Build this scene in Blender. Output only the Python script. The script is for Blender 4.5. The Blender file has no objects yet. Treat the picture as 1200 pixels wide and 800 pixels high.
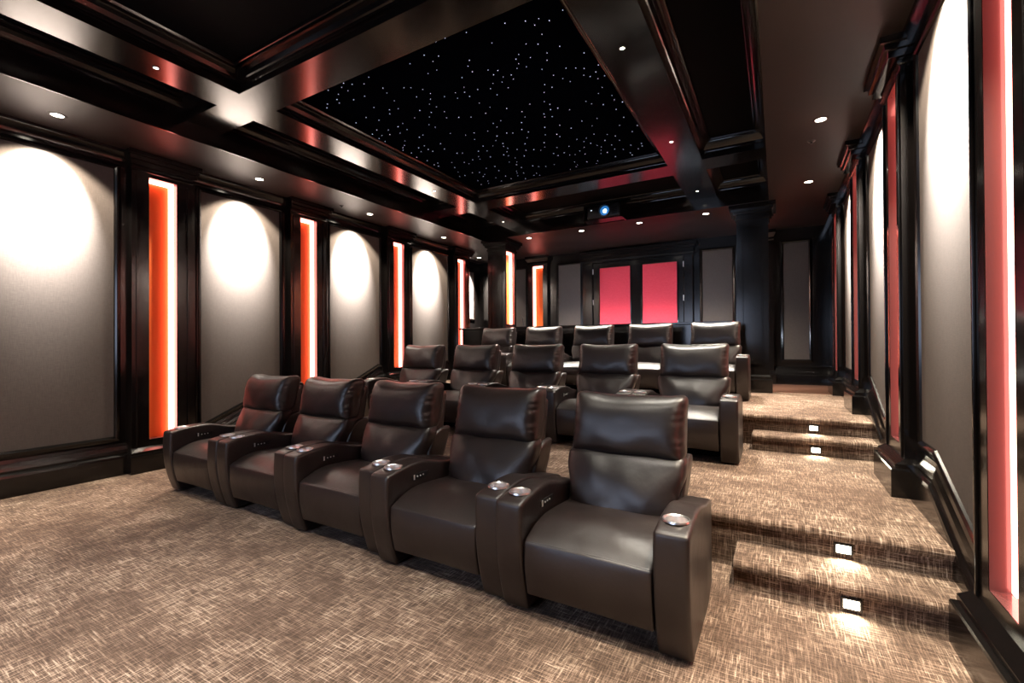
import bpy, bmesh, math, random
from mathutils import Vector, Matrix, noise

random.seed(7)
SC = bpy.context.scene
COL = SC.collection
PI = math.pi

# ------------------------------------------------------------------ materials
def new_mat(name):
    m = bpy.data.materials.new(name); m.use_nodes = True
    nt = m.node_tree
    b = nt.nodes['Principled BSDF']
    return m, nt, b

def lin(c):
    return tuple(((v / 255) / 12.92 if v / 255 <= .04045 else ((v / 255 + .055) / 1.055) ** 2.4) for v in c) + (1,)

def simple(name, col, rough=.5, metal=0, spec=.5, coat=0, emit=None, estr=0):
    m, nt, b = new_mat(name)
    b.inputs['Base Color'].default_value = tuple(col) + (1,) if len(col) == 3 else col
    b.inputs['Roughness'].default_value = rough
    b.inputs['Metallic'].default_value = metal
    b.inputs['Specular IOR Level'].default_value = spec
    b.inputs['Coat Weight'].default_value = coat
    if emit:
        b.inputs['Emission Color'].default_value = tuple(emit) + (1,)
        b.inputs['Emission Strength'].default_value = estr
    return m

def add(nt, typ, **kw):
    n = nt.nodes.new(typ)
    for k, v in kw.items():
        if k in n.inputs.keys(): n.inputs[k].default_value = v
        else: setattr(n, k, v)
    return n

def mat_lacquer():
    m, nt, b = new_mat('black_lacquered_wood')
    co = add(nt, 'ShaderNodeTexCoord')
    mp = add(nt, 'ShaderNodeMapping'); mp.inputs['Scale'].default_value = (14, 14, 1.2)
    nt.links.new(co.outputs['Object'], mp.inputs['Vector'])
    nz = add(nt, 'ShaderNodeTexNoise', Scale=3.0, Detail=5.0)
    nt.links.new(mp.outputs['Vector'], nz.inputs['Vector'])
    cr = add(nt, 'ShaderNodeValToRGB')
    cr.color_ramp.elements[0].color = (.0020, .0016, .0016, 1); cr.color_ramp.elements[1].color = (.0050, .0038, .0035, 1)
    nt.links.new(nz.outputs['Fac'], cr.inputs['Fac']); nt.links.new(cr.outputs['Color'], b.inputs['Base Color'])
    mr = add(nt, 'ShaderNodeMapRange'); mr.inputs['To Min'].default_value = .15; mr.inputs['To Max'].default_value = .19
    b.inputs['Roughness'].default_value = .165
    b.inputs['Coat Weight'].default_value = .0; b.inputs['Coat Roughness'].default_value = .1
    b.inputs['Specular IOR Level'].default_value = .48
    return m

def mat_carpet():
    m, nt, b = new_mat('crosshatch_brown_carpet')
    L = nt.links
    co = add(nt, 'ShaderNodeTexCoord')
    sp = add(nt, 'ShaderNodeSeparateXYZ'); L.new(co.outputs['Object'], sp.inputs[0])
    yz = add(nt, 'ShaderNodeMath', operation='SUBTRACT'); L.new(sp.outputs['Y'], yz.inputs[0]); L.new(sp.outputs['Z'], yz.inputs[1])
    cb = add(nt, 'ShaderNodeCombineXYZ'); L.new(sp.outputs['X'], cb.inputs['X']); L.new(yz.outputs[0], cb.inputs['Y'])
    def streak(sx, sy, lo, hi, rot=0, scale=1.0, seed=0):
        mp = add(nt, 'ShaderNodeMapping'); mp.inputs['Scale'].default_value = (sx, sy, 1); mp.inputs['Location'].default_value = (seed, seed * .7, seed)
        mp.inputs['Rotation'].default_value = (0, 0, rot)
        L.new(cb.outputs[0], mp.inputs['Vector'])
        nz = add(nt, 'ShaderNodeTexNoise', Scale=scale, Detail=2.0, Roughness=.55)
        L.new(mp.outputs['Vector'], nz.inputs['Vector'])
        mr = add(nt, 'ShaderNodeMapRange', interpolation_type='SMOOTHSTEP'); mr.inputs['From Min'].default_value = lo; mr.inputs['From Max'].default_value = hi
        L.new(nz.outputs['Fac'], mr.inputs['Value'])
        return mr.outputs['Result']
    a = streak(8, 125, .50, .66); c = streak(125, 8, .50, .66, seed=3.1)
    a2 = streak(14, 230, .42, .64, seed=8.3); c2 = streak(230, 14, .42, .64, seed=5.7)
    patch = streak(1.6, 1.6, .36, .66, seed=11)
    patch2 = streak(5, 5, .35, .65, seed=17)
    fuzz = streak(420, 420, .3, .7, seed=2)
    def mth(op, x, y, clamp=False):
        n = add(nt, 'ShaderNodeMath', operation=op); n.use_clamp = clamp
        for i, v in enumerate((x, y)):
            if isinstance(v, (int, float)): n.inputs[i].default_value = v
            else: L.new(v, n.inputs[i])
        return n.outputs[0]
    s = mth('MAXIMUM', a, c)
    s2 = mth('ADD', mth('MULTIPLY', a2, .5), mth('MULTIPLY', c2, .5))
    w = mth('ADD', mth('MULTIPLY', s, .42), mth('MULTIPLY', s2, .50))
    pf = mth('ADD', mth('MULTIPLY', patch, .55), mth('MULTIPLY', patch2, .45))
    pf = mth('ADD', mth('MULTIPLY', pf, .75), .42)
    w = mth('MULTIPLY', w, pf)
    w = mth('ADD', w, mth('MULTIPLY', mth('SUBTRACT', fuzz, .5), .10), True)
    cr = add(nt, 'ShaderNodeValToRGB')
    e = cr.color_ramp.elements
    e[0].position = .0; e[0].color = CARPET[0]
    e[1].position = .78; e[1].color = CARPET[3]
    x = e.new(.18); x.color = CARPET[1]
    x = e.new(.42); x.color = CARPET[2]
    L.new(w, cr.inputs['Fac']); L.new(cr.outputs['Color'], b.inputs['Base Color'])
    b.inputs['Roughness'].default_value = .95; b.inputs['Specular IOR Level'].default_value = .15
    b.inputs['Sheen Weight'].default_value = .08
    bp = add(nt, 'ShaderNodeBump', Strength=.5, Distance=.006)
    L.new(mth('ADD', w, mth('MULTIPLY', fuzz, .5)), bp.inputs['Height']); L.new(bp.outputs[0], b.inputs['Normal'])
    return m
CARPET = [(.050, .031, .022, 1), (.125, .080, .057, 1), (.245, .168, .124, 1), (.56, .44, .345, 1)]

def mat_leather():
    m, nt, b = new_mat('dark_brown_leather')
    L = nt.links
    co = add(nt, 'ShaderNodeTexCoord')
    v = add(nt, 'ShaderNodeTexVoronoi', Scale=260.0); L.new(co.outputs['Object'], v.inputs['Vector'])
    n1 = add(nt, 'ShaderNodeTexNoise', Scale=7.0, Detail=3.0); L.new(co.outputs['Object'], n1.inputs['Vector'])
    cr = add(nt, 'ShaderNodeValToRGB')
    cr.color_ramp.elements[0].position = .3; cr.color_ramp.elements[0].color = (.0100, .0058, .0054, 1)
    cr.color_ramp.elements[1].position = .75; cr.color_ramp.elements[1].color = (.0165, .0100, .0090, 1)
    L.new(n1.outputs['Fac'], cr.inputs['Fac']); L.new(cr.outputs['Color'], b.inputs['Base Color'])
    b.inputs['Roughness'].default_value = .38; b.inputs['Specular IOR Level'].default_value = .66
    b1 = add(nt, 'ShaderNodeBump', Strength=.12, Distance=.002); L.new(v.outputs['Distance'], b1.inputs['Height'])
    b2 = add(nt, 'ShaderNodeBump', Strength=.25, Distance=.02); L.new(n1.outputs['Fac'], b2.inputs['Height']); L.new(b1.outputs[0], b2.inputs['Normal'])
    L.new(b2.outputs[0], b.inputs['Normal'])
    return m

def mat_fabric(name, c0, c1):
    m, nt, b = new_mat(name)
    L = nt.links
    co = add(nt, 'ShaderNodeTexCoord')
    outs = []
    for sc in ((40, 40, 900), (900, 900, 40)):
        mp = add(nt, 'ShaderNodeMapping'); mp.inputs['Scale'].default_value = sc
        L.new(co.outputs['Object'], mp.inputs['Vector'])
        nz = add(nt, 'ShaderNodeTexNoise', Scale=.5, Detail=2.0); L.new(mp.outputs[0], nz.inputs['Vector']); outs.append(nz.outputs['Fac'])
    ad = add(nt, 'ShaderNodeMath', operation='ADD'); L.new(outs[0], ad.inputs[0]); L.new(outs[1], ad.inputs[1])
    mr = add(nt, 'ShaderNodeMapRange'); mr.inputs['From Min'].default_value = .7; mr.inputs['From Max'].default_value = 1.3
    L.new(ad.outputs[0], mr.inputs['Value'])
    mx = add(nt, 'ShaderNodeMix', data_type='RGBA'); mx.inputs['A'].default_value = c0; mx.inputs['B'].default_value = c1
    L.new(mr.outputs[0], mx.inputs['Factor']); L.new(mx.outputs['Result'], b.inputs['Base Color'])
    b.inputs['Roughness'].default_value = .9; b.inputs['Specular IOR Level'].default_value = .2
    return m

M = {}
M['lacquer'] = mat_lacquer()
M['carpet'] = mat_carpet()
M['gloss'] = simple('polished_black_bead', (.004, .003, .003), .07, spec=.9, coat=1)
M['leather'] = mat_leather()
M['fabric'] = mat_fabric('grey_taupe_fabric', (.062, .050, .0445, 1), (.089, .0725, .0645, 1))
M['redfabric'] = mat_fabric('red_fabric', (.55, .035, .055, 1), (.70, .070, .10, 1))
M['soffit'] = simple('dark_brown_satin_paint', (.014, .0082, .0066), .45, spec=.2)
M['starcloth'] = simple('midnight_ceiling_cloth', (.0009, .0014, .0032), 1, spec=.0)
M['blackpaint'] = simple('matt_black_paint', (.0014, .0014, .0018), .9, spec=.08)
M['chrome'] = simple('brushed_chrome', (.88, .88, .88), .30, 1.0)
M['silver'] = simple('silver_button', (.8, .8, .78), .3, .6)
M['plastic'] = simple('black_plastic', (.008, .008, .009), .3)
M['timber'] = simple('reddish_timber_floor', (.11, .052, .032), .45)
M['niche'] = simple('orange_niche_paint', (.90, .18, .028), .5)
M['jamb'] = simple('glossy_red_brown_jamb', (.10, .045, .045), .22, coat=.6)
M['led'] = simple('led_tape_glow', (.9, .5, .4), .5, emit=(1, .27, .22), estr=12)
M['lampglow'] = simple('lamp_glow', (1, 1, 1), .5, emit=(1, .90, .74), estr=22)
M['steplamp'] = simple('step_lamp_glow', (1, 1, 1), .5, emit=(1, .93, .74), estr=14)
M['star'] = simple('star_glow', (1, 1, 1), .5, emit=(.58, .62, 1), estr=1.2)
M['stardim'] = simple('dim_star_glow', (1, 1, 1), .5, emit=(.72, .76, 1), estr=1.1)
M['screen'] = simple('added_screen_glow', (.8, .8, .8), .8, emit=(.62, .74, 1.0), estr=5.5)  # glow of the added, unseen front screen
M['lens'] = simple('projector_lens_glow', (.1, .3, .6), .1, emit=(.03, .20, .55), estr=.8)
M['lenscore'] = simple('projector_lens_core', (1, 1, 1), .1, emit=(.6, .85, 1.0), estr=8)
M['barfill'] = simple('added_bar_glow', (1, 1, 1), .5, emit=(.8, .87, 1.0), estr=6)  # glow of the light bar added behind the ledge

# ------------------------------------------------------------------ mesh helpers
def link(name, bm, mat, parent=None, smooth=False, kind=None, recalc=True):
    if recalc: bmesh.ops.recalc_face_normals(bm, faces=bm.faces[:])
    me = bpy.data.meshes.new(name); bm.to_mesh(me); bm.free()
    me.materials.append(mat)
    if smooth:
        for p in me.polygons: p.use_smooth = True
        try: me.set_sharp_from_angle(angle=math.radians(42))
        except Exception: pass
    o = bpy.data.objects.new(name, me); COL.objects.link(o)
    if parent: o.parent = parent
    if kind: o['kind'] = kind
    return o

def tag(o, label, cat, group=None):
    o['label'] = label; o['category'] = cat
    if group: o['group'] = group
    return o

def thing(name, label, cat, loc=(0, 0, 0), group=None):
    o = bpy.data.objects.new(name, None); COL.objects.link(o); o.location = loc
    o.empty_display_size = .1
    return tag(o, label, cat, group)

def add_box(bm, x0, x1, y0, y1, z0, z1, bev=0):
    x0, x1 = min(x0, x1), max(x0, x1); y0, y1 = min(y0, y1), max(y0, y1)
    vs = [bm.verts.new((x, y, z)) for x in (x0, x1) for y in (y0, y1) for z in (z0, z1)]
    fs = [(0, 1, 3, 2), (4, 6, 7, 5), (0, 4, 5, 1), (2, 3, 7, 6), (0, 2, 6, 4), (1, 5, 7, 3)]
    faces = [bm.faces.new([vs[i] for i in f]) for f in fs]
    if bev:
        ed = list({e for f in faces for e in f.edges})
        bmesh.ops.bevel(bm, geom=ed, offset=bev, segments=2, profile=.6, affect='EDGES')
    return bm

def B(): return bmesh.new()

def stack(bm, rings):
    """loft of rectangles: (z, x0, x1, y0, y1)"""
    rv = []
    for z, x0, x1, y0, y1 in rings:
        x0, x1 = min(x0, x1), max(x0, x1)
        rv.append([bm.verts.new(p) for p in ((x0, y0, z), (x1, y0, z), (x1, y1, z), (x0, y1, z))])
    for a, b in zip(rv, rv[1:]):
        for i in range(4):
            j = (i + 1) % 4
            bm.faces.new((a[i], a[j], b[j], b[i]))
    bm.faces.new(rv[0][::-1]); bm.faces.new(rv[-1])
    return bm

def offset_poly(poly, a):
    n = len(poly); out = []
    for i in range(n):
        p0, p1, p2 = Vector(poly[i - 1]), Vector(poly[i]), Vector(poly[(i + 1) % n])
        d1 = (p1 - p0).normalized(); d2 = (p2 - p1).normalized()
        n1 = Vector((-d1.y, d1.x)); n2 = Vector((-d2.y, d2.x))
        k = 1 + n1.dot(n2)
        out.append(p1 + (n1 + n2) * (a / k))
    return out

def sweep_loop(bm, poly, profile, place):
    """poly CCW 2D; profile [(inward, height)]; place(u, v, h) -> 3D"""
    rings = []
    for a, h in profile:
        rings.append([bm.verts.new(place(p.x, p.y, h)) for p in offset_poly(poly, a)])
    n = len(poly)
    for r0, r1 in zip(rings, rings[1:]):
        for i in range(n):
            j = (i + 1) % n
            bm.faces.new((r0[i], r0[j], r1[j], r1[i]))
    return rings

def rpos(h, r, n):
    k = 4
    pr = [-h + r * (1 - math.cos(i / k * PI / 2)) for i in range(k)]
    inner = [-(h - r) + 2 * (h - r) * i / n for i in range(n + 1)]
    return pr + inner + [-p for p in reversed(pr)]

def rbox(bm, c, s, r, n=(4, 4, 4), f=None):
    """rounded box centred at c with full sizes s, corner radius r, deformed by f"""
    h = [v / 2 for v in s]
    r = min(r, min(h) * .98)
    P = [rpos(h[i], r, n[i]) for i in range(3)]
    vd = {}
    def vert(x, y, z):
        k = (round(x, 6), round(y, 6), round(z, 6))
        if k in vd: return vd[k]
        p = Vector((x, y, z)); q = Vector([max(-(h[i] - r), min(h[i] - r, p[i])) for i in range(3)])
        d = p - q
        if d.length > 1e-9: p = q + d.normalized() * r
        p = p + Vector(c)
        if f: p = Vector(f(p))
        vd[k] = bm.verts.new(p); return vd[k]
    for ax in range(3):
        u, v = [(1, 2), (0, 2), (0, 1)][ax]
        for sgn in (-1, 1):
            for i in range(len(P[u]) - 1):
                for j in range(len(P[v]) - 1):
                    q = []
                    for (a, b2) in ((i, j), (i + 1, j), (i + 1, j + 1), (i, j + 1)):
                        t = [0, 0, 0]; t[ax] = sgn * h[ax]; t[u] = P[u][a]; t[v] = P[v][b2]
                        q.append(vert(*t))
                    q = list(dict.fromkeys(q))
                    if len(q) >= 3:
                        try: bm.faces.new(q)
                        except ValueError: pass
    return bm

def lathe(bm, prof, c=(0, 0, 0), n=32, axis='z'):
    rings = []
    def P(r, z, a):
        x, y = r * math.cos(a), r * math.sin(a)
        if axis == 'z': v = (x, y, z)
        elif axis == 'y': v = (x, z, y)
        else: v = (z, x, y)
        return Vector(v) + Vector(c)
    for r, z in prof:
        if r < 1e-6: rings.append([bm.verts.new(P(0, z, 0))])
        else: rings.append([bm.verts.new(P(r, z, 2 * PI * i / n)) for i in range(n)])
    for a, b in zip(rings, rings[1:]):
        for i in range(n):
            j = (i + 1) % n
            q = [a[i % len(a)], a[j % len(a)], b[j % len(b)], b[i % len(b)]]
            q = list(dict.fromkeys(q))
            if len(q) >= 3: bm.faces.new(q)
    return bm

def prism_x(bm, pts, x0, x1):
    a = [bm.verts.new((x0, y, z)) for y, z in pts]; b = [bm.verts.new((x1, y, z)) for y, z in pts]
    n = len(pts)
    for i in range(n):
        j = (i + 1) % n
        bm.faces.new((a[i], a[j], b[j], b[i]))
    bm.faces.new(a[::-1]); bm.faces.new(b)
    return bm

def add_light(name, typ, loc, energy, color, parent=None, size=.03, spot=None, blend=.5, rot=None, size_y=None, spread=None):
    l = bpy.data.lights.new(name, typ); l.energy = energy; l.color = color
    if typ == 'SPOT': l.spot_size = spot; l.spot_blend = blend; l.shadow_soft_size = size
    if typ == 'POINT': l.shadow_soft_size = size
    if typ == 'AREA':
        l.size = size
        if size_y: l.shape = 'RECTANGLE'; l.size_y = size_y
        if spread: l.spread = spread
    o = bpy.data.objects.new(name, l); COL.objects.link(o)
    if parent: o.parent = parent
    o.location = loc
    if rot: o.rotation_euler = rot
    return o

# ------------------------------------------------------------------ dimensions
XL, XR = -6.01, .815            # stile planes of the side walls
YB, YF = 9.75, -3.3            # back and front wall
SOF, UP = 3.43, 3.84           # soffit height, upper ceiling height
BEAM = 3.60
H1, H2 = .30, .61
Y1A, Y1B, Y2A, Y2B = 2.79, 3.09, 5.07, 5.34    # step and platform nosings
XM = (XL + XR) / 2
def X(side, d): return XL + d if side == 'left' else XR - d
RAMPS = [(2.88, 3.57, .305), (5.0, 5.69, .305)]
def s_at(y):
    return sum(h * max(0, min(1, (y - a) / (b - a))) for a, b, h in RAMPS)

# ------------------------------------------------------------------ floor, platforms, steps
def step_profile(y0, y1, zb, zt, r=.028, over=.038):
    pts = [(y0 + over, zb), (y0 + over, zt - .055)]
    cx, cz = y0 + r, zt - r
    pts.append((y0 + .012, zt - .055))
    for i in range(7):
        a = PI + i / 6 * PI / 2
        pts.append((cx + r * math.cos(a), cz - r * math.sin(a)))
    pts += [(y1, zt), (y1, zb)]
    return pts

bm = B(); add_box(bm, XL - .2, XR + .2, YF - .2, 9.9, -.12, 0); link('floor', bm, M['carpet'], kind='structure')
bm = B(); prism_x(bm, step_profile(Y1B, 5.6, 0, H1), XL - .1, XR - .0); link('floor_platform', bm, M['carpet'], kind='structure', smooth=True)
bm = B(); prism_x(bm, step_profile(Y2B, 7.95, H1, H2), XL - .1, XR - .0); link('floor_platform', bm, M['carpet'], kind='structure', smooth=True)
bm = B(); add_box(bm, XL - .9, XR + .1, 7.95, 9.9, 0, H2 - .012); link('floor_back_aisle', bm, M['timber'], kind='structure')

def half_step(y0, y1, zb, zt, x0, x1, label):
    bm = B(); prism_x(bm, step_profile(y0, y1, zb, zt), x0, x1)
    sel = [e for e in bm.edges if abs(e.verts[0].co.x - x0) < 1e-5 and abs(e.verts[1].co.x - x0) < 1e-5 or abs(e.verts[0].co.x - x1) < 1e-5 and abs(e.verts[1].co.x - x1) < 1e-5]
    bmesh.ops.bevel(bm, geom=sel, offset=.01, segments=2, profile=.5, affect='EDGES')
    o = link('carpeted_step', bm, M['carpet'], smooth=True)
    tag(o, label, 'step', 'low carpeted steps up to the seating platforms')
half_step(Y1A, Y1B + .029, 0, .15, -.22, XR - .05, 'lower brown carpeted step beside the front row, with a small lit step light')
half_step(Y2A, Y2B + .029, H1, .455, -.22, XR - .05, 'upper brown carpeted step beside the second row, with a small lit step light')

# ------------------------------------------------------------------ side walls
PIL = [-1.22, .62, 2.46, 4.30, 6.15, 8.06]       # pilaster centres
PW, SW = .58, .27
ZT, ZS = 3.215, 3.20                             # panel top, light strip top

def wall_side(side):
    bm = B()
    xs = X(side, -.045); xw = X(side, -.25)
    yend = 8.42 if side == 'left' else 9.85
    add_box(bm, xs, xw, YF - .2, yend, -.1, UP + .1)
    link('wall_' + side, bm, M['lacquer'], kind='structure')
    ys = [YF] + [c for c in PIL] + [yend]
    for i in range(len(ys) - 1):
        a = ys[i] + (PW / 2 if i else 0); b = ys[i + 1] - (PW / 2 if i < len(ys) - 2 else 0)
        if b - a < .1: continue
        bm = B(); add_box(bm, X(side, -.045), X(side, 0), a, b, 0, SOF + .02)
        link('wall_' + side, bm, M['lacquer'], kind='structure')
for sd in ('left', 'right'): wall_side(sd)

BASEP = [(0, .335), (.008, .332), (.014, .30), (.026, .262), (.032, .235), (.032, .222), (.038, .212), (.050, .198), (.055, .176), (.055, .0), (.0, .0)]
def base_run(bm, side, y0, y1, floor0=0):
    ys = [y0] + [v for r in RAMPS for v in r[:2] if y0 < v < y1] + [y1]
    rings = []
    for y in ys:
        s = s_at(y)
        rings.append([bm.verts.new((X(side, d), y, (z + s) if z > 0 else -.05 + (0 if y < 2.8 else 0))) for d, z in BASEP])
    for a, b in zip(rings, rings[1:]):
        for i in range(len(BASEP) - 1):
            bm.faces.new((a[i], a[i + 1], b[i + 1], b[i]))
for sd in ('left', 'right'):
    bm = B()
    yend = 8.42 if sd == 'left' else 9.74
    ys = [YF] + PIL + [yend]
    for i in range(len(ys) - 1):
        a = ys[i] + (PW / 2 - .01 if i else 0); b = ys[i + 1] - (PW / 2 - .01 if i < len(ys) - 2 else 0)
        if b - a > .05: base_run(bm, sd, a, b)
    link('baseboard_' + sd, bm, M['lacquer'], kind='structure')
    # frieze rail and crown under the soffit
    bm = B()
    for i in range(len(ys) - 1):
        a = ys[i] + (PW / 2 - .01 if i else 0); b = ys[i + 1] - (PW / 2 - .01 if i < len(ys) - 2 else 0)
        if b - a < .05: continue
        prof = [(0, 3.30), (.012, 3.305), (.014, 3.34), (.03, 3.36), (.055, 3.39), (.07, 3.40), (.072, SOF + .005), (0, SOF + .005)]
        va = [bm.verts.new((X(sd, d), a, z)) for d, z in prof]; vb = [bm.verts.new((X(sd, d), b, z)) for d, z in prof]
        for k in range(len(prof) - 1): bm.faces.new((va[k], va[k + 1], vb[k + 1], vb[k]))
    link('trim_' + ('1' if sd == 'left' else '2'), bm, M['lacquer'], kind='structure', smooth=True)

FRAME = [(.004, -.012), (.0, .004), (-.006, .020), (-.020, .030), (-.034, .026), (-.040, .014), (-.048, .012), (-.058, .006), (-.060, -.004)]
def panel(place, poly, label, group, mat=None, cat='wall panel'):
    """poly: CCW (u, v); place(u, v, h): h towards the room"""
    cu = sum(p[0] for p in poly) / len(poly); cv = min(p[1] for p in poly)
    base = Vector(place(cu, cv, 0))
    root = thing('acoustic_panel', label, cat, base, group)
    pl = lambda u, v, h: Vector(place(u, v, h)) - base
    bm = B()
    top = [bm.verts.new(pl(u, v, .008)) for u, v in poly]; bot = [bm.verts.new(pl(u, v, -.02)) for u, v in poly]
    bm.faces.new(top); bm.faces.new(bot[::-1])
    for i in range(len(poly)):
        j = (i + 1) % len(poly); bm.faces.new((top[i], bot[i], bot[j], top[j]))
    link('fabric_face', bm, mat or M['fabric'], root)
    bm = B(); sweep_loop(bm, [tuple(p) for p in poly], FRAME, lambda u, v, h: pl(u, v, h))
    link('moulding_frame', bm, M['lacquer'], root)
    return root

def side_poly(y0, y1, zb=.41, zt=ZT):
    pts = [(y0, zb + s_at(y0))]
    for a, b, h in RAMPS:
        for v in (a, b):
            if y0 + .01 < v < y1 - .01: pts.append((v, zb + s_at(v)))
    pts.append((y1, zb + s_at(y1)))
    return pts + [(y1, zt), (y0, zt)]

ordn = ['', 'nearest the camera', 'second from the camera', 'third from the camera', 'fourth from the camera']
info_left = {0: 'cut by the left edge of the picture', 1: 'just left of the first recliner of the front row', 2: 'behind the front row and left of the second row', 3: 'the last before the column'}
for sd in ('left', 'right'):
    for i in range(5):
        a, b = PIL[i] + PW / 2 + .13, PIL[i + 1] - PW / 2 - .13
        if i == 0: continue                # in front of the photo's view
        if sd == 'left':
            lab = ['', 'wide grey fabric panel nearest the camera on the left wall, under a bright lamp pool',
                   'grey fabric panel with sloped lower edge between the two nearest red light strips, left wall',
                   'grey fabric panel with sloped lower edge behind the second row, left wall',
                   'narrow-looking grey fabric panel farthest back on the left wall'][i]
        else:
            lab = ['', 'grey fabric panel nearest the camera on the right wall, beyond the picture edge',
                   'large pale-lit grey fabric panel with sloped foot, right wall',
                   'thin sliver of lit grey fabric panel beyond the first right pilaster',
                   'farthest grey fabric panel on the right wall, seen almost edge on'][i]
        panel(lambda u, v, h, sd=sd: (X(sd, h), u, v), side_poly(a, b), lab, 'grey fabric panels along the %s wall' % sd)

def niche_parts(root, place, u0, u1, z0, z1, depth=.105, far=1):
    """lit recess: place(u, z, h); h = distance out from the pilaster face (negative into the wall)"""
    u0 += .002; u1 -= .002; z0 += .002; z1 -= .002
    bm = B()
    def quad(*p): bm.faces.new([bm.verts.new(place(*q)) for q in p])
    e = .002
    quad((u0, z0, -e), (u0, z0, -depth), (u0, z1, -depth), (u0, z1, -e))
    quad((u1, z0, -e), (u1, z0, -depth), (u1, z1, -depth), (u1, z1, -e))
    quad((u0, z0, -e), (u1, z0, -e), (u1, z0, -depth), (u0, z0, -depth))
    quad((u0, z1, -e), (u1, z1, -e), (u1, z1, -depth), (u0, z1, -depth))
    n = link('light_niche', bm, M['jamb'], root)
    bm = B()
    quad((u0, z0, -depth + .001), (u1, z0, -depth + .001), (u1, z1, -depth + .001), (u0, z1, -depth + .001))
    link('glowing_back_panel', bm, M['niche'], n)
    n['label'] = 'glowing orange-red light recess'
    bm = B()
    w, t, d0 = .034, .044, -depth + .004
    def bar(ua, ub, za, zb):
        ps = [place(u, z, h) for u in (ua, ub) for z in (za, zb) for h in (d0, d0 + w)]
        xs, ys, zs = zip(*ps); add_box(bm, min(xs), max(xs), min(ys), max(ys), min(zs), max(zs))
    bar(u1 - t, u1 - .001, z0 + .004, z1 - .036) if far > 0 else bar(u0 + .001, u0 + t, z0 + .004, z1 - .036)
    bar(u0 + .001, u1 - .001, z1 - .034, z1 - .001)
    s = link('led_strip', bm, M['led'], n)
    return n

def pilaster(side, i):
    c = PIL[i]; s = s_at(c)
    zb = .335 + s
    fl = 0 if c < Y1B else (H1 if c < Y2B else H2)
    f = .075                               # face protrusion
    y0, y1 = c - PW / 2, c + PW / 2
    names = {2: 'nearest', 3: 'second', 4: 'third', 5: 'last'}
    if side == 'left':
        lab = {1: 'black lacquered pilaster on the left wall, outside the picture to the left',
               2: 'black pilaster with the biggest red-orange light strip, nearest on the left wall',
               3: 'black pilaster with red-orange light strip behind the front row, left wall',
               4: 'black pilaster with light strip just above the first recliner of the second row',
               5: 'farthest black pilaster on the left wall, pinkish-white light strip'}[i]
    else:
        lab = {1: 'black lacquered pilaster on the right wall, outside the picture to the right',
               2: 'black pilaster at the right picture edge with a bright orange light strip',
               3: 'black pilaster on the first platform, right wall, with block plinth',
               4: 'black pilaster on the second platform, right wall, with pink-lit edge',
               5: 'farthest thin-looking black pilaster on the right wall'}[i]
    root = thing('pilaster', lab, 'pilaster', (X(side, 0), c, fl), 'black pilasters with light strips, %s wall' % side)
    o = Vector((X(side, 0), c, fl))
    bm = B()
    xa, xb = X(side, -.042) - o.x, X(side, f) - o.x
    h = SW / 2
    bev = 0
    add_box(bm, xa, xb, -PW / 2, -h, 0, SOF - fl); add_box(bm, xa, xb, h, PW / 2, 0, SOF - fl)
    add_box(bm, xa, xb, -h, h, 0, zb - fl); add_box(bm, xa, xb, -h, h, ZS - fl, SOF - fl)
    # thin raised beads beside the opening
    sg = 1 if side == 'left' else -1
    for yy in (-PW / 2 + .045, PW / 2 - .045):
        add_box(bm, xb, xb + sg * .012, yy - .008, yy + .008, .26 + .0, 3.20 - fl, .003)
    link('shaft', bm, M['lacquer'], root)
    niche_parts(root, lambda u, z, hh: Vector((X(side, f + hh) - o.x, u, z - fl)), -h, h, zb, ZS)
    bm = B()
    def ring(z, d, e): return (z, X(side, -.02) - o.x, X(side, d) - o.x, -PW / 2 - e, PW / 2 + e)
    stack(bm, [ring(0, .152, .034), ring(.182, .152, .034), ring(.192, .147, .030), ring(.196, .128, .022), ring(.225, .128, .022), ring(.24, .105, .014), ring(.262, .072, .004)])
    link('plinth', bm, M['lacquer'], root)
    bm = B(); t = SOF - fl + .004
    stack(bm, [ring(3.235 - fl, .074, .004), ring(3.245 - fl, .092, .012), ring(3.262 - fl, .092, .012), ring(3.275 - fl, .08, .006), ring(3.285 - fl, .08, .006), ring(3.290 - fl, .140, .022), ring(3.335 - fl, .142, .024), ring(3.342 - fl, .162, .04), ring(3.378 - fl, .165, .042), ring(3.385 - fl, .19, .058), ring(t, .19, .058)])
    link('capital', bm, M['lacquer'], root)
    return root
for sd in ('left', 'right'):
    for i in range(1, 6): pilaster(sd, i)

# ------------------------------------------------------------------ back wall and left alcove
bm = B(); add_box(bm, -7.2, 1.2, YB, YB + .2, -.1, UP + .1); link('wall_back', bm, M['lacquer'], kind='structure')
bm = B(); add_box(bm, -6.80, -6.65, 8.38, YB + .05, -.1, UP + .1); add_box(bm, -6.80, XL - .1, 8.36, 8.44, -.1, UP + .1)
link('wall_alcove', bm, M['lacquer'], kind='structure')
bm = B()
prof = [(0, .335), (.022, .30), (.05, .262), (.058, .235), (.066, .212), (.082, .198), (.09, .176), (.09, .0)]
for (xa, xb) in ((-6.65, -3.66), (-1.50, XR)):
    va = [bm.verts.new((xa, YB - d, z + H2 - .02)) for d, z in prof]; vb = [bm.verts.new((xb, YB - d, z + H2 - .02)) for d, z in prof]
    for k in range(len(prof) - 1): bm.faces.new((va[k], va[k + 1], vb[k + 1], vb[k]))
link('baseboard_back', bm, M['lacquer'], kind='structure', smooth=True)

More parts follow.
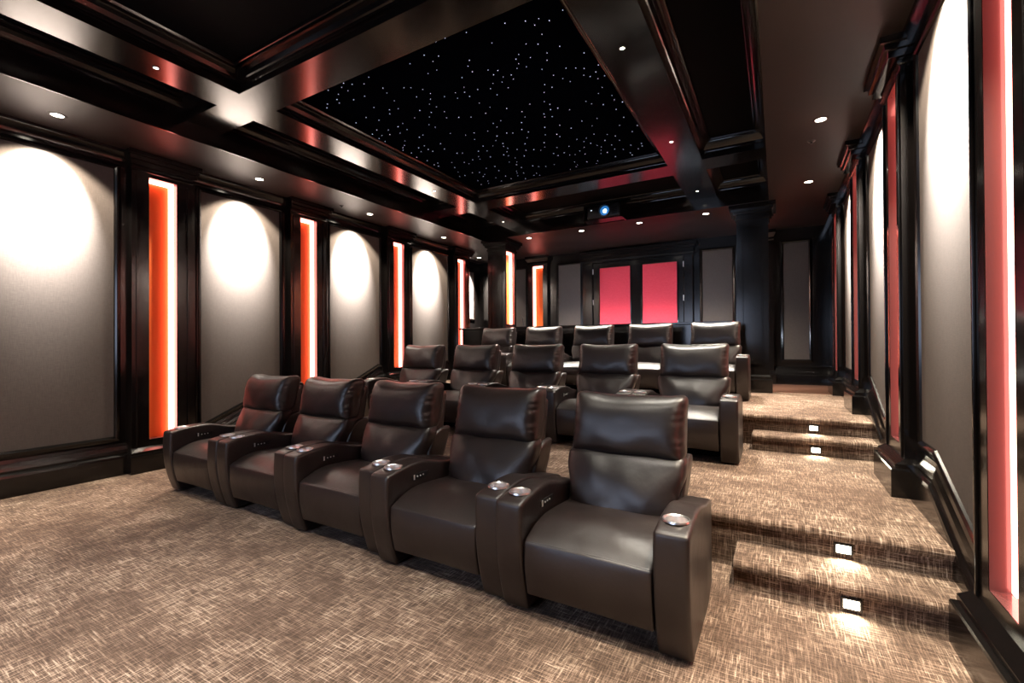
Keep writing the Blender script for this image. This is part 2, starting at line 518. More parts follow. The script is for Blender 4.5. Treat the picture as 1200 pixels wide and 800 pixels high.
def bp(u, v, h): return (u, YB - h, v)
def rect(u0, u1, v0, v1): return [(u0, v0), (u1, v0), (u1, v1), (u0, v1)]
G = 'tall fabric panels on the back wall'
panel(bp, rect(-5.68, -5.26, 1.05, 3.17), 'slim grey fabric panel on the back wall just right of the lit column', G)
panel(bp, rect(-4.385, -3.85, 1.05, 3.17), 'grey fabric panel on the back wall left of the red double doors', G)
panel(bp, rect(-1.265, -.735, 1.05, 3.17), 'grey fabric panel on the back wall right of the red double doors', G)
panel(bp, rect(.115, .50, 1.05, 3.17), 'dark grey fabric panel in the far right corner of the back wall', G)
panel(lambda u, v, h: (-6.65 + h, u, v), rect(9.14, 9.52, 2.0, 3.17), 'small brightly lit fabric panel in the recess behind the left wall end', G)

def back_pilaster(x, label):
    root = thing('pilaster', label, 'pilaster', (x, YB, H2 - .012), 'back wall pilasters')
    o = Vector((x, YB, H2 - .012)); h = .137
    bm = B()
    for a, b in ((-.25, -h), (h, .25)): add_box(bm, a, b, -.09, -.001, 0, SOF - o.z)
    add_box(bm, -h, h, -.09, -.001, 0, .95 - o.z); add_box(bm, -h, h, -.09, -.001, ZS - o.z, SOF - o.z)
    link('shaft', bm, M['lacquer'], root)
    niche_parts(root, lambda u, z, hh: Vector((u, -.09 - hh, z - o.z)), -h, h, .95, ZS, depth=.085, far=-1)
    bm = B()
    def ring(z, d, e): return (z, -.25 - e, .25 + e, -d, -.001)
    stack(bm, [ring(0, .135, .03), ring(.175, .135, .03), ring(.20, .11, .015), ring(.24, .095, .004)])
    link('plinth', bm, M['lacquer'], root)
    bm = B()
    stack(bm, [ring(3.24 - o.z, .095, .004), ring(3.26 - o.z, .11, .012), ring(3.30 - o.z, .10, .008), ring(3.37 - o.z, .17, .05), ring(SOF - o.z + .004, .17, .05)])
    link('capital', bm, M['lacquer'], root)
back_pilaster(-4.895, 'black pilaster with orange light strip on the back wall, left of the doors')
back_pilaster(-.30, 'black pilaster with light strip on the back wall, hidden behind the right column')

# double doors
def door(n, xa, xb, hinge_x, hinge_side):
    z0 = H2 - .01; z1 = 3.13
    bm = B(); add_box(bm, xa, xb, YB - .06, YB - .002, z0, z1, .004)
    d = link('door_%d' % n, bm, M['lacquer'], kind='structure')
    d['label'] = ('left' if n == 1 else 'right') + ' leaf of the black double doors with a red fabric panel'
    base = d
    fa, fb = (-3.37, -2.70) if n == 1 else (-2.435, -1.745)
    bm = B(); add_box(bm, fa, fb, YB - .068, YB - .055, 1.62, 3.012)
    o = link('fabric_panel', bm, M['redfabric'], base); o['label'] = 'red fabric door panel'
    bm = B(); sweep_loop(bm, rect(fa, fb, 1.62, 3.012), [(.004, .0), (0, .012), (-.012, .022), (-.026, .018), (-.032, .0)], lambda u, v, h: (u, YB - .06 - h, v))
    link('panel_moulding', bm, M['lacquer'], base, smooth=True)
    bm = B(); sweep_loop(bm, rect(fa, fb, .80, 1.46), [(.05, .014), (.004, .0), (0, .012), (-.012, .022), (-.026, .018), (-.032, .0)], lambda u, v, h: (u, YB - .06 - h, v))
    bm.faces.new([v for v in bm.verts[:4]])
    link('lower_panel', bm, M['lacquer'], base)
    for z in (2.95, 2.27, 1.45, .85):
        bm = B(); lathe(bm, [(0, -.055), (.009, -.055), (.009, .055), (0, .055)], (hinge_x, YB - .07, z), 12)
        link('hinge', bm, M['silver'], base, smooth=True)
    hx = -2.56 + (-.055 if n == 1 else .055)
    bm = B(); add_box(bm, hx - .014, hx + .014, YB - .12, YB - .10, 1.45, 1.75, .005)
    for zz in (1.48, 1.72): add_box(bm, hx - .008, hx + .008, YB - .105, YB - .058, zz - .008, zz + .008)
    link('door_handle', bm, M['silver'], base)
door(1, -3.52, -2.566, -3.525, -1); door(2, -2.560, -1.62, -1.618, 1)
bm = B()
add_box(bm, -3.70, -3.535, YB - .10, YB, H2 - .01, 3.14, .006); add_box(bm, -1.605, -1.44, YB - .10, YB, H2 - .01, 3.14, .006)
stack(bm, [(3.14, -3.72, -1.42, YB - .10, YB), (3.17, -3.72, -1.42, YB - .10, YB), (3.18, -3.74, -1.40, YB - .125, YB), (3.20, -3.74, -1.40, YB - .125, YB), (3.205, -3.72, -1.42, YB - .105, YB),
           (3.27, -3.72, -1.42, YB - .105, YB), (3.275, -3.75, -1.39, YB - .135, YB), (3.32, -3.75, -1.39, YB - .135, YB), (3.325, -3.78, -1.36, YB - .17, YB), (3.36, -3.78, -1.36, YB - .17, YB), (3.362, -3.80, -1.34, YB - .18, YB), (3.38, -3.80, -1.34, YB - .18, YB)])
link('trim_3', bm, M['lacquer'], kind='structure')

# ------------------------------------------------------------------ columns and bar ledge
def column(x0, x1, y0, y1, side, label):
    cx, cy = (x0 + x1) / 2, (y0 + y1) / 2
    root = thing('column', label, 'column', (cx, cy, H2), 'square black columns at the bar')
    w, d = (x1 - x0) / 2, (y1 - y0) / 2
    lx = w if side == 'right' else -w       # lit face
    ins = lx * (1 - .12 / abs(lx))
    h0, h1 = -.16, .16
    zt, zb = ZS - H2, 1.68 - H2 + .07
    bm = B()
    add_box(bm, -w if side == 'right' else ins, ins if side == 'right' else w, -d, d, 0, SOF - H2)
    for a, b in ((-d, h0), (h1, d)): add_box(bm, ins, lx, a, b, 0, SOF - H2)
    add_box(bm, ins, lx, h0, h1, 0, zb); add_box(bm, ins, lx, h0, h1, zt, SOF - H2)
    link('shaft', bm, M['lacquer'], root)
    bm = B()                                  # raised frame on the front face
    sweep_loop(bm, rect(-w + .07, w - .07, .42, 2.5), [(0, 0), (.004, .012), (.016, .012), (.02, 0)], lambda u, v, h: (u, -d - h, v))
    link('face_moulding', bm, M['lacquer'], root)
    sg = 1 if side == 'right' else -1
    niche_parts(root, lambda u, z, hh: Vector((lx + sg * hh, u, z)), h0, h1, zb, zt, depth=.10)
    def ring(z, e): return (z, -w - e, w + e, -d - e, d + e)
    bm = B(); stack(bm, [ring(0, .04), ring(.19, .04), ring(.205, .032), ring(.21, .02), ring(.24, .02), ring(.265, .003)]); link('plinth', bm, M['lacquer'], root)
    bm = B(); stack(bm, [ring(z - H2, e) for z, e in ((3.21, .003), (3.22, .018), (3.245, .018), (3.255, .006), (3.285, .006), (3.29, .045), (3.325, .047), (3.33, .07), (3.37, .072), (3.375, .1), (SOF + .004, .1))]); link('capital', bm, M['lacquer'], root)
column(-5.02, -4.62, 7.70, 8.14, 'right', 'square black column with pinkish-white light strip at the left end of the bar ledge')
column(-.52, -.10, 7.74, 8.14, 'left', 'square black column beside the aisle at the right end of the bar ledge')

root = thing('bar_counter', 'long black bar ledge behind the last row of recliners, between the two columns', 'bar counter', (-2.6, 7.85, H2 - .012))
o = Vector((-2.6, 7.85, H2 - .012))
bm = B(); add_box(bm, -4.58 - o.x, -.58 - o.x, 7.78 - o.y, 7.98 - o.y, .012, 1.655 - o.z); add_box(bm, -5.72 - o.x, -5.08 - o.x, 7.78 - o.y, 7.98 - o.y, .012, 1.655 - o.z)
link('front_wall', bm, M['lacquer'], root)
bm = B(); add_box(bm, -4.57 - o.x, -.575 - o.x, 7.66 - o.y, 8.10 - o.y, 1.655 - o.z, 1.69 - o.z, .006); add_box(bm, -5.72 - o.x, -5.075 - o.x, 7.66 - o.y, 8.10 - o.y, 1.655 - o.z, 1.69 - o.z, .006)
link('counter_top', bm, M['lacquer'], root)
bm = B(); add_box(bm, -4.45 - o.x, -.7 - o.x, 8.03 - o.y, 8.055 - o.y, 1.63 - o.z, 1.652 - o.z)
g = link('added_counter_light', bm, M['barfill'], root); g['label'] = 'added cool white light bar under the ledge'
add_light('added_bar_light', 'AREA', (0, .26, .90), 62, (.75, .85, 1), root, size=3.6, size_y=.05, rot=(math.radians(112), 0, 0))  # light bar and lamp added to brighten the doors and back wall
bm = B(); lathe(bm, [(0, 0), (.009, 0), (.009, .19), (0, .192)], (0, 0, 0), 12)
r = link('thin_black_rod', bm, M['plastic'], smooth=True); r.location = (-4.215, 7.72, 1.6905); r.rotation_euler = (0, -.19, 0)
tag(r, 'slim dark rod leaning upright on the bar ledge behind the last row', 'rod')

# ------------------------------------------------------------------ ceiling
SX0, SX1, SY1, SY0 = -5.09, -.085, 7.62, -2.5
bm = B()
add_box(bm, XL - .95, SX0, YF - .1, YB + .1, SOF, UP + .2); add_box(bm, SX1, XR + .3, YF - .1, YB + .1, SOF, UP + .2)
add_box(bm, SX0, SX1, SY1, YB + .1, SOF, UP + .2); add_box(bm, SX0, SX1, YF - .1, SY0, SOF, UP + .2)
link('ceiling_soffit', bm, M['soffit'], kind='structure')
bm = B(); add_box(bm, XL - 1, XR + .4, YF - .2, YB + .2, UP, UP + .1); link('ceiling', bm, M['blackpaint'], kind='structure')
# black fascia lining the soffit opening
bm = B()
t = .012
add_box(bm, SX0, SX0 + t, SY0, SY1, SOF, UP); add_box(bm, SX1 - t, SX1, SY0, SY1, SOF, UP)
add_box(bm, SX0, SX1, SY1 - t, SY1, SOF, UP); add_box(bm, SX0, SX1, SY0, SY0 + t, SOF, UP)
link('trim_4', bm, M['lacquer'], kind='structure')
BX = [(-4.51, -4.14), (-1.18, -.775)]
BY = [(-1.39, -1.05), (2.30, 2.645), (6.0, 6.37)]
bm = B()
for a, b in BX: add_box(bm, a, b, SY0 + t, SY1 - t, BEAM, UP)
xs = [SX0 + t, BX[0][0], BX[0][1], BX[1][0], BX[1][1], SX1 - t]
for a, b in BY:
    for i in (0, 2, 4): add_box(bm, xs[i], xs[i + 1], a, b, BEAM, UP)
link('ceiling_beam', bm, M['lacquer'], kind='structure')
CROWN = [(0, -.125), (.012, -.125), (.014, -.10), (.024, -.092), (.040, -.062), (.062, -.040), (.078, -.034), (.082, -.022), (.094, -.030), (.108, -.026), (.114, -.010), (.114, .004)]
bm = B()
ysb = [SY0 + t, BY[0][0], BY[0][1], BY[1][0], BY[1][1], BY[2][0], BY[2][1], SY1 - t]
for i in (0, 2, 4):
    for j in (0, 2, 4, 6):
        star = (i == 2 and j == 4)
        zc = 3.765 if star else 3.80
        sweep_loop(bm, rect(xs[i], xs[i + 1], ysb[j], ysb[j + 1]), CROWN, lambda u, v, h, zc=zc: (u, v, zc + h))
link('trim_5', bm, M['lacquer'], kind='structure')
bm = B()
for i in (0, 2, 4):
    for j in (0, 2, 4, 6):
        zc = 3.765 if (i == 2 and j == 4) else 3.80
        for (ca, cz, rr) in ((.088, -.030, .013), (.012, -.122, .009)):
            prof = [(ca + rr * math.cos(a), cz + rr * math.sin(a)) for a in [PI * (1.5 - k / 8 * 1.7) - .0 for k in range(9)]][::-1]
            sweep_loop(bm, rect(xs[i], xs[i + 1], ysb[j], ysb[j + 1]), prof, lambda u, v, h, zc=zc: (u, v, zc + h))
link('trim_6', bm, M['gloss'], kind='structure', smooth=True)
bm = B()
for i in (0, 2, 4):
    for j in (0, 2, 4, 6):
        if i == 2 and j == 4: continue
        add_box(bm, xs[i], xs[i + 1], ysb[j], ysb[j + 1], 3.80, 3.83)
link('ceiling_infill', bm, M['blackpaint'], kind='structure')

sx0, sx1, sy0, sy1 = xs[2], xs[3], BY[1][1], BY[2][0]
root = thing('star_ceiling_panel', 'midnight-dark ceiling panel dotted with tiny pinpoint star lights', 'ceiling panel', (0, 0, 3.765))
bm = B(); add_box(bm, sx0, sx1, sy0, sy1, 0, .03)
link('dark_cloth', bm, M['starcloth'], root)
random.seed(21)
pts = []
while len(pts) < 300:
    p = (random.uniform(sx0 + .13, sx1 - .13), random.uniform(sy0 + .13, sy1 - .13))
    if all((p[0] - q[0]) ** 2 + (p[1] - q[1]) ** 2 > .065 ** 2 for q in pts): pts.append(p)
pts.sort(key=lambda p: p[0] ** 2 + p[1] ** 2)
def star(bm, x, y, r):
    lathe(bm, [(0, -.004), (r * .7, -.003), (r, 0)], (x, y, 0), 8)
proto = {}
for k, (x, y) in enumerate(pts[:100]):
    r = .0042 if random.random() < .45 else .0034
    if r not in proto:
        bm = B(); star(bm, 0, 0, r); ob = link('star_light', bm, M['star'], root); proto[r] = ob
    else:
        ob = proto[r].copy(); COL.objects.link(ob); ob.parent = root
    ob.location = (x, y, 0)
bm = B()
for (x, y) in pts[100:]: star(bm, x, y, random.choice((.0036, .0046, .0056)))
st = link('star_lights', bm, M['star'], root); st['kind'] = 'stuff'

# ------------------------------------------------------------------ downlights
def make_down(r, name):
    root = thing(name, 'x', 'downlight')
    bm = B(); lathe(bm, [(r * .78, -.001), (r * .80, -.006), (r * 1.0, -.007), (r * 1.22, -.001), (r * 1.22, 0), (r * .78, 0)], n=28)
    link('trim_ring', bm, M['soffit'], root, smooth=True)
    bm = B(); lathe(bm, [(0, -.004), (r * .5, -.0045), (r * .8, -.002)], n=24)
    link('lamp_face', bm, M['lampglow'], root)
    return root
big = make_down(.056, 'recessed_downlight'); small = make_down(.022, 'recessed_downlight')
used = set()
def down(src, x, y, z, label, group, energy, color=(1, .86, .66), spot=118, blend=.55, soft=.025):
    if src.name not in used: used.add(src.name); o = src
    else:
        o = src.copy(); COL.objects.link(o)
        for ch in list(src.children):
            if ch.type != 'MESH': continue
            c = ch.copy(); COL.objects.link(c); c.parent = o
    o.location = (x, y, z); o['label'] = label; o['group'] = group
    if isinstance(energy, list):
        for e, sp, bl, tilt, c in energy:
            add_light('downlight_lamp', 'SPOT', (0, 0, -.012), e, c, o, size=soft, spot=math.radians(sp), blend=bl, rot=(0, math.radians(tilt), 0))
    elif energy: add_light('downlight_lamp', 'SPOT', (0, 0, -.012), energy, color, o, size=soft, spot=math.radians(spot), blend=blend)
LW = [(6000, 58, 1.0, 37, (1, .98, .92)), (400, 96, .35, 20, (1, .88, .70))]
RW = [(6000, 58, 1.0, -37, (1, .98, .92)), (400, 96, .35, -20, (1, .88, .70)), (340, 62, .9, 4, (1, .86, .64))]
WARM = (1, .84, .63); NEUT = (1, .93, .80)
for i, (y, lab) in enumerate(((-.35, 'added left soffit downlight nearest the screen, outside the picture'), (1.49, 'big bright downlight in the left soffit, nearest the camera'), (3.34, 'left soffit downlight above the second grey panel'),  # the first lamp is added out of view for more light
                 (5.13, 'left soffit downlight above the third grey panel'), (6.98, 'left soffit downlight above the fourth grey panel'))):
    down(big, -5.57, y, SOF, lab, 'downlights in the left soffit', LW, NEUT, spot=112, blend=.25)
for y, lab in ((-.35, 'added right soffit downlight nearest the screen, outside the picture'), (1.49, 'added right soffit downlight near the camera, outside the picture'), (3.30, 'right soffit downlight just above the picture edge'),  # the first two lamps are added out of view for more light
               (5.12, 'bright downlight in the right soffit beside the small dark sprinkler'), (7.02, 'farther downlight in the right soffit, above the second platform')):
    down(big, .37, y, SOF, lab, 'downlights in the right soffit', RW, WARM if y > 4 else NEUT, spot=112, blend=.22)
for x, lab in ((-4.18, 'back soffit downlight just right of the left column'), (-3.09, 'back soffit downlight left of the projector'), (-2.03, 'back soffit downlight right of the projector'), (-.97, 'back soffit downlight nearest the right column')):
    down(big, x, 7.89, SOF, lab, 'downlights in the back soffit', 600, NEUT, spot=120, blend=.6)
down(big, -6.15, 9.05, SOF, 'downlight in the far left corner above the recess', 'downlights in the back soffit', [(9000, 70, 1, 36, (1, .98, .9)), (200, 100, .5, 0, (1, .9, .75))], NEUT)
for x, y, lab, e in ((-4.32, 1.74, 'tiny downlight in the left beam, nearest the camera', 12), (-4.32, 5.2, 'tiny downlight in the left beam above the second row', 70), (-4.32, 7.15, 'tiny downlight in the left beam at the back bay', 70),
                     (-1.0, 3.42, 'bright pinpoint downlight in the right beam, nearest the camera', 260), (-1.0, 5.29, 'pinpoint downlight in the right beam near the far star panel corner', 480), (-1.0, 7.2, 'pinpoint downlight in the right beam above the last row', 480),
                     (-3.34, 6.72, 'tiny downlight in the back bay left of the projector', 0), (-1.33, 6.76, 'tiny downlight in the back bay right of the projector', 0),
                     (-1.0, 1.3, 'added pinpoint downlight in the right beam above the camera, unseen', 260)):  # this lamp is added overhead, unseen, to supply light
    z = BEAM if abs(y - 6.74) > .05 else 3.80
    down(small, x, y, z, lab, 'tiny downlights in the black beams', e, NEUT, spot=78, blend=.8)
for x, y, lab in ((.325, 5.62, 'small dark sprinkler disc in the right soffit'), (-5.60, 4.61, 'small dark sprinkler disc in the left soffit')):
    bm = B(); lathe(bm, [(0, -.03), (.012, -.03), (.014, -.012), (.03, -.008), (.036, 0), (0, 0)], n=20)
    s = link('ceiling_sprinkler', bm, M['plastic'], smooth=True); s.location = (x, y, SOF)
    tag(s, lab, 'sprinkler', 'ceiling sprinklers')

# ------------------------------------------------------------------ projector
o = Vector((-2.50, 7.45, 3.43))
root = thing('projector', 'black ceiling projector with glowing blue lens, in the fascia above the bar', 'projector', o)
bm = B(); rbox(bm, (.02, 0, .12), (.55, .30, .20), .02, (2, 2, 2)); link('body', bm, M['plastic'], root, smooth=True)
bm = B(); lathe(bm, [(.088, 0), (.094, -.004), (.098, -.02), (.095, -.045), (.088, -.05), (.084, -.04), (.082, -.02), (.070, -.006)], (.055, -.15, .12), 32, 'y'); link('lens_barrel', bm, M['plastic'], root, smooth=True)
bm = B(); lathe(bm, [(0, -.030), (.04, -.027), (.080, -.014)], (.055, -.15, .12), 32, 'y'); ln = link('lens', bm, M['lens'], root, smooth=True)
bm = B(); lathe(bm, [(0, -.034), (.026, -.031), (.032, -.027)], (.062, -.15, .112), 24, 'y'); link('lens_core', bm, M['lenscore'], ln, smooth=True)
bm = B()
for k in range(6): add_box(bm, .17, .26, -.155, -.149, .05 + k * .022, .06 + k * .022)
link('vent_grille', bm, M['blackpaint'], root)
bm = B(); add_box(bm, -.19, -.17, -.156, -.149, .15, .165); link('status_light', bm, M['stardim'], root)
bm = B(); add_box(bm, -.30, .30, -.13, .10, .0, .018, .004); link('mounting_shelf', bm, M['lacquer'], root)
bm = B(); add_box(bm, -.33, -.295, -.12, .16, 0, .26, .005); add_box(bm, .295, .33, -.12, .16, 0, .26, .005); add_box(bm, -.33, .33, -.12, .16, .235, .26, .005)
link('recess_surround', bm, M['lacquer'], root)

# ------------------------------------------------------------------ recliners
def nz(p, s, amp, seed=0): return amp * noise.noise(Vector((p[0] * s + seed, p[1] * s + seed * 2, p[2] * s)))
def clamp(v, a=0, b=1): return max(a, min(b, v))
def sm(t): t = clamp(t); return t * t * (3 - 2 * t)
AH, AW, AL = .58, .148, .82

def arm_f(sgn):
    def f(p):
        x, y, z = p; zn = clamp(z / AH)
        T = .566 + .028 * math.sin(PI * clamp(y / .5)) - .085 * clamp((y - .34) / .48) ** 1.4
        z2 = .012 + (z) * (T - .012) / AH
        y2 = y + (1 - clamp(y / AL)) * (.075 * (1 - zn) ** 2.2 - .014 * math.sin(PI * zn))
        x2 = x - sgn * .012 * sm((y - .5) / .3) * (1 if sgn * x > .39 else 0)
        return (x2, y2, z2)
    return f

def make_recliner():
    root = thing('recliner', 'x', 'recliner', group='x')
    for sgn, nm in ((-1, 'left'), (1, 'right')):
        cx = sgn * (.462 - AW / 2)
        bm = B(); rbox(bm, (cx, AL / 2, AH / 2), (AW, AL, AH), .020, (4, 22, 16), arm_f(sgn))
        # boolean for the cup well
        me = bpy.data.meshes.new('armrest'); bmesh.ops.recalc_face_normals(bm, faces=bm.faces[:]); bm.to_mesh(me); bm.free()
        ob = bpy.data.objects.new('tmp_a', me); COL.objects.link(ob)
        cup_y = .125; cr = .050
        ztop = .566 + .028 * math.sin(PI * cup_y / .5)
        b2 = B(); lathe(b2, [(0, ztop - .065), (cr, ztop - .065), (cr, ztop + .05), (0, ztop + .05)], (cx, cup_y, 0), 40); bmesh.ops.recalc_face_normals(b2, faces=b2.faces[:])
        mc = bpy.data.meshes.new('c'); b2.to_mesh(mc); b2.free(); oc = bpy.data.objects.new('tmp_c', mc); COL.objects.link(oc)
        md = ob.modifiers.new('b', 'BOOLEAN'); md.operation = 'DIFFERENCE'; md.object = oc; md.solver = 'EXACT'
        dg = bpy.context.evaluated_depsgraph_get(); dg.update()
        me2 = bpy.data.meshes.new_from_object(ob.evaluated_get(dg))
        bpy.data.objects.remove(ob); bpy.data.objects.remove(oc)
        me2.materials.clear(); me2.materials.append(M['leather'])
        for p in me2.polygons: p.use_smooth = True
        me2.set_sharp_from_angle(angle=math.radians(40))
        arm = bpy.data.objects.new('armrest', me2); COL.objects.link(arm); arm.parent = root
        bm = B(); lathe(bm, [(0, ztop - .055), (cr - .008, ztop - .055), (cr - .004, ztop - .05), (cr - .003, ztop + .001), (cr + .002, ztop + .006), (cr + .007, ztop + .005), (cr + .0095, ztop - .002), (cr - .0015, ztop - .004), (cr - .0015, ztop - .05)], (cx, cup_y, 0), 40)
        c = link('cup_holder', bm, M['chrome'], arm, smooth=True); c['label'] = 'chrome cup holder'
        if sgn == -1:
            xi = -.462 + AW
            bm = B(); rbox(bm, (xi + .001, .285, .505), (.006, .15, .034), .003, (1, 2, 1)); cp = link('control_panel', bm, M['plastic'], arm, smooth=True)
            bm = B(); add_box(bm, xi + .003, xi + .008, .222, .232, .490, .521, .001)
            for k in range(3): lathe(bm, [(0, .010), (.0045, .009), (.006, .003)], (xi - .001, .258 + k * .027, .505), 10, 'x')
            # buttons are a marking of the panel
            link('control_button', bm, M['silver'], arm)
    # footrest panel
    def ff(p):
        x, y, z = p; t = clamp((z - .11) / .275)
        b = -.018 * math.sin(PI * t) * (1 - (x / .34) ** 4) if y < .08 else 0
        y += b - .004 + .030 * (1 - t) ** 2
        return (x, y + nz((x, y, z), 6, .003), z + .004 * (1 - (x / .31) ** 2))
    bm = B(); rbox(bm, (0, .062, .2485), (.618, .085, .275), .012, (14, 2, 10), ff); link('footrest_panel', bm, M['leather'], root, smooth=True)
    def fs(p):
        x, y, z = p
        if z > .3:
            k = (z - .30) / .155
            z -= k * .062 * (1 - clamp((y - .03) / .22)) ** 2
            z += k * (.018 * (1 - (x / .32) ** 2) * math.sin(PI * clamp(y / .55)) - .025 * clamp((y - .3) / .4))
            z += nz((x, y, 0), 9, .003, 4) * k
        return (x, y, z)
    bm = B(); rbox(bm, (0, .338, .375), (.617, .634, .155), .016, (14, 18, 4), fs); link('seat_cushion', bm, M['leather'], root, smooth=True)
    bm = B(); rbox(bm, (0, .50, .072), (.58, .44, .12), .01, (2, 2, 2)); link('base_frame', bm, M['blackpaint'], root)
    # lumbar cushion
    def fl(p):
        x, y, z = p                          # z 0..1 along height
        t = clamp((z - .34) / .40)
        yy = .575 + .15 * t ** 1.1 + (y)
        w = .307 + .036 * sm((t - .42) / .35) - .012 * sm((t - .85) / .2)
        u = x / .31
        front = clamp(-y / .07)
        yy -= front * (.050 * math.sin(PI * clamp(t * .95 + .05)) ** .8 * (1 - abs(u) ** 3))
        # smile-shaped fold low on the cushion
        fold = t - (.30 - .20 * (1 - u * u))
        yy += front * .016 * math.exp(-(fold / .06) ** 2)
        # soft diagonal wrinkles
        yy += front * (nz((x * 1.0, 0, z), 7, .012, 3) + .004 * math.sin(22 * (x * .8 + z) + 3 * u) * abs(u) ** 2)
        return (u * w, yy, z)
    bm = B(); rbox(bm, (0, 0, .535), (.62, .14, .40), .045, (24, 3, 22), fl); link('lumbar_cushion', bm, M['leather'], root, smooth=True)
    # headrest pillow
    def fh(p):
        x, y, z = p; u = x / .33; t = (z - .705) / .345; v = 2 * t - 1
        front = clamp(-y / .075); 
        yy = .725 + .085 * t + y
        yy -= front * .060 * max(0, (1 - abs(v) ** 2.4)) ** .7 * max(0, (1 - abs(u) ** 5)) ** .6
        if y > 0: yy += .02 * (1 - v * v)
        side = sm((abs(u) - .82) / .18)
        yy += front * side * .010 * math.sin(z * 120 + 2 * math.sin(z * 40)) * (1 - abs(v) ** 3)
        yy += front * nz((x, 0, z), 6, .010, 9)
        x2 = x * (1 + .020 * abs(v) ** 3 - .02 * (1 - abs(v)))
        z2 = z - .012 * (1 - u * u) * (1 if v > .5 else 0) * sm((v - .5) / .5) + .010 * abs(u) ** 6 * v + nz((x, y, 0), 5, .008, 2) * sm((v - .3) / .6)
        z2 -= front * .012 * sm((-v - .4) / .6)
        return (x2, yy, z2)
    bm = B(); rbox(bm, (0, 0, .8775), (.660, .15, .345), .050, (30, 4, 24), fh); link('headrest', bm, M['leather'], root, smooth=True)
    def fb(p):
        x, y, z = p; t = (z - .10) / .88
        w = 1 - .05 * sm((.30 - t) / .3)
        return (x * w, y + .70 + .16 * t, z)
    bm = B(); rbox(bm, (0, 0, .54), (.632, .14, .88), .035, (6, 4, 12), fb); link('back_shell', bm, M['leather'], root, smooth=True)
    def fw(sgn):
        def g(p):
            x, y, z = p; t = clamp((z - .34) / .36)
            return (x - sgn * .03 * (1 - sm(t)) , y + .12 * t + .012 * math.sin(PI * t), z - .06 * clamp(-(y - .69) / .12) * t)
        return g
    for sgn in (-1, 1):
        bm = B(); rbox(bm, (sgn * .314, .70, .52), (.05, .22, .36), .022, (1, 4, 6), fw(sgn)); link('side_wing', bm, M['leather'], root, smooth=True)
    return root

proto_chair = make_recliner()
def copy_tree(o, parent=None):
    c = o.copy(); COL.objects.link(c); c.parent = parent
    for ch in list(o.children):
        copy_tree(ch, c)
    return c
PITCH = .925
place5 = ['beside the aisle steps', 'second from the aisle steps', 'in the middle of its row', 'second from the left wall', 'nearest the left wall']
rows = [('front', -.31, (1.95, 1.98, 2.02, 2.04, 2.04), 0, 'front row recliners'),
        ('second', -.285, (4.27, 4.29, 4.33, 4.34, 4.34), H1, 'second row recliners on the first platform'),
        ('back', -.31, (6.43, 6.43, 6.44, 6.45, 6.45), H2, 'back row recliners on the second platform')]
first = True
for nm, xr, ys, z, grp in rows:
    for k in range(5):
        o = proto_chair if first else copy_tree(proto_chair)
        first = False
        o.location = (xr - PITCH * (k + .5), ys[k], z)
        w = {'front': 'front-row', 'second': 'second-row', 'back': 'back-row'}[nm]
        o['label'] = '%s dark brown leather recliner %s, with chrome cup holders' % (w, place5[k])
        o['group'] = grp

# ------------------------------------------------------------------ step lights
def step_light(x, y, z, label, first=[None]):
    if first[0] is None:
        root = thing('step_light', label, 'step light')
        bm = B(); rbox(bm, (0, -.004, 0), (.088, .012, .062), .003, (1, 1, 1)); link('frame', bm, M['plastic'], root)
        bm = B(); rbox(bm, (0, -.011, 0), (.066, .006, .042), .002, (1, 1, 1)); link('lit_lens', bm, M['steplamp'], root)
        first[0] = root
    else:
        root = first[0].copy(); COL.objects.link(root)
        for ch in list(first[0].children):
            if ch.type == 'MESH': c = ch.copy(); COL.objects.link(c); c.parent = root
    root.location = (x, y, z); root['label'] = label; root['group'] = 'small step lights'
    add_light('step_lamp', 'SPOT', (0, -.03, .015), 10, (1, .90, .68), root, size=.02, spot=math.radians(125), blend=.8, rot=(math.radians(-38), 0, 0))
step_light(.31, Y1A + .03, .048, 'lowest step light, in the riser of the lower step beside the front row')
step_light(.31, Y1B + .03, .15 + .055, 'step light in the first platform riser, just above the lower step')
step_light(.305, Y2A + .03, H1 + .05, 'step light in the riser of the upper step beside the second row')
step_light(.305, Y2B + .03, .455 + .055, 'topmost step light, in the second platform riser')

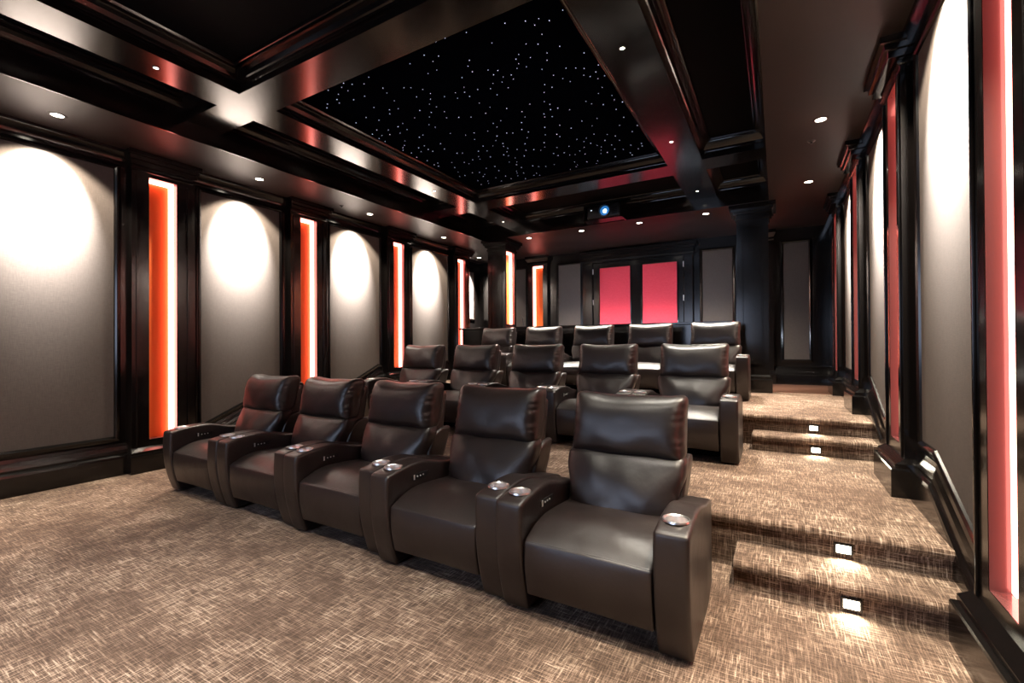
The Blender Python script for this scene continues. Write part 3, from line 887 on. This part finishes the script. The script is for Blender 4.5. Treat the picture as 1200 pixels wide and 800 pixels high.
# ------------------------------------------------------------------ front wall with added lit screen and added downlights (behind the camera)
bm = B(); add_box(bm, XL - .3, XR + .3, YF - .2, YF, -.1, UP + .1); link('wall_front', bm, M['lacquer'], kind='structure')
root = thing('added_screen', 'large lit projection screen added on the front wall, unseen behind the camera', 'screen', (XM, YF, 1.1))  # unseen screen added as a bluish light from the front
bm = B(); add_box(bm, -1.55, 1.55, .02, .04, 0, 1.75); link('screen_surface', bm, M['screen'], root)
bm = B()
for a in ((-1.65, -1.55, -.1, 1.85), (1.55, 1.65, -.1, 1.85), (-1.55, 1.55, -.1, 0), (-1.55, 1.55, 1.75, 1.85)): add_box(bm, a[0], a[1], .003, .06, a[2], a[3], .004)
link('screen_frame', bm, M['blackpaint'], root)
for x in (-4.6, -3.3, -2.0, -.7):
    down(big, x, -2.9, SOF, 'added front soffit downlight behind the camera, at x %s' % x if False else {-4.6: 'leftmost', -3.3: 'left of centre', -2.0: 'right of centre', -.7: 'rightmost'}[x] + ' added downlight in the front soffit above the screen', 'added front soffit downlights', 20, NEUT, spot=110, blend=.6)  # unseen lamps added as weak fill from the front soffit
for x, y in ((-2.6, .2), (-2.6, -.7), (-1.4, .2), (-3.9, .2)):
    down(big, x, y, 3.80, {(-2.6, .2): 'middle', (-2.6, -.7): 'front', (-1.4, .2): 'right', (-3.9, .2): 'left'}[(x, y)] + ' added downlight of the bay above the open carpet before the front row', 'added front bay downlights', 370, NEUT, spot=78, blend=.8)  # unseen lamps added to brighten the carpet before the front row

# ------------------------------------------------------------------ world, camera, view
w = bpy.data.worlds.new('room_dark'); SC.world = w; w.use_nodes = True
w.node_tree.nodes['Background'].inputs[0].default_value = (.05, .045, .045, 1)
w.node_tree.nodes['Background'].inputs[1].default_value = .1

F, yaw, pitch, roll = 535.0, .5258, .0063, -.0056
f = Vector((-math.sin(yaw) * math.cos(pitch), math.cos(yaw) * math.cos(pitch), math.sin(pitch)))
rt = Vector((math.cos(yaw), math.sin(yaw), 0)); up = rt.cross(f)
r2 = rt * math.cos(roll) + up * math.sin(roll); u2 = -rt * math.sin(roll) + up * math.cos(roll)
cam = bpy.data.cameras.new('camera'); co = bpy.data.objects.new('camera', cam); COL.objects.link(co)
cam.sensor_width = 36; cam.lens = F / 1200 * 36; cam.clip_start = .02; cam.clip_end = 60
mw = Matrix((r2, u2, -f)).transposed().to_4x4(); mw.translation = (0, 0, 1.35); co.matrix_world = mw
SC.camera = co
SC.view_settings.view_transform = 'Standard'; SC.view_settings.look = 'None'
SC.view_settings.gamma = 1; SC.view_settings.use_curve_mapping = False
SC.view_settings.exposure = .0
SC.cycles.use_denoising = True
SC.cycles.max_bounces = 8; SC.cycles.diffuse_bounces = 5; SC.cycles.glossy_bounces = 5
SC.cycles.sample_clamp_indirect = 6
SC.cycles.caustics_reflective = False; SC.cycles.caustics_refractive = False
SC.cycles.use_light_tree = True
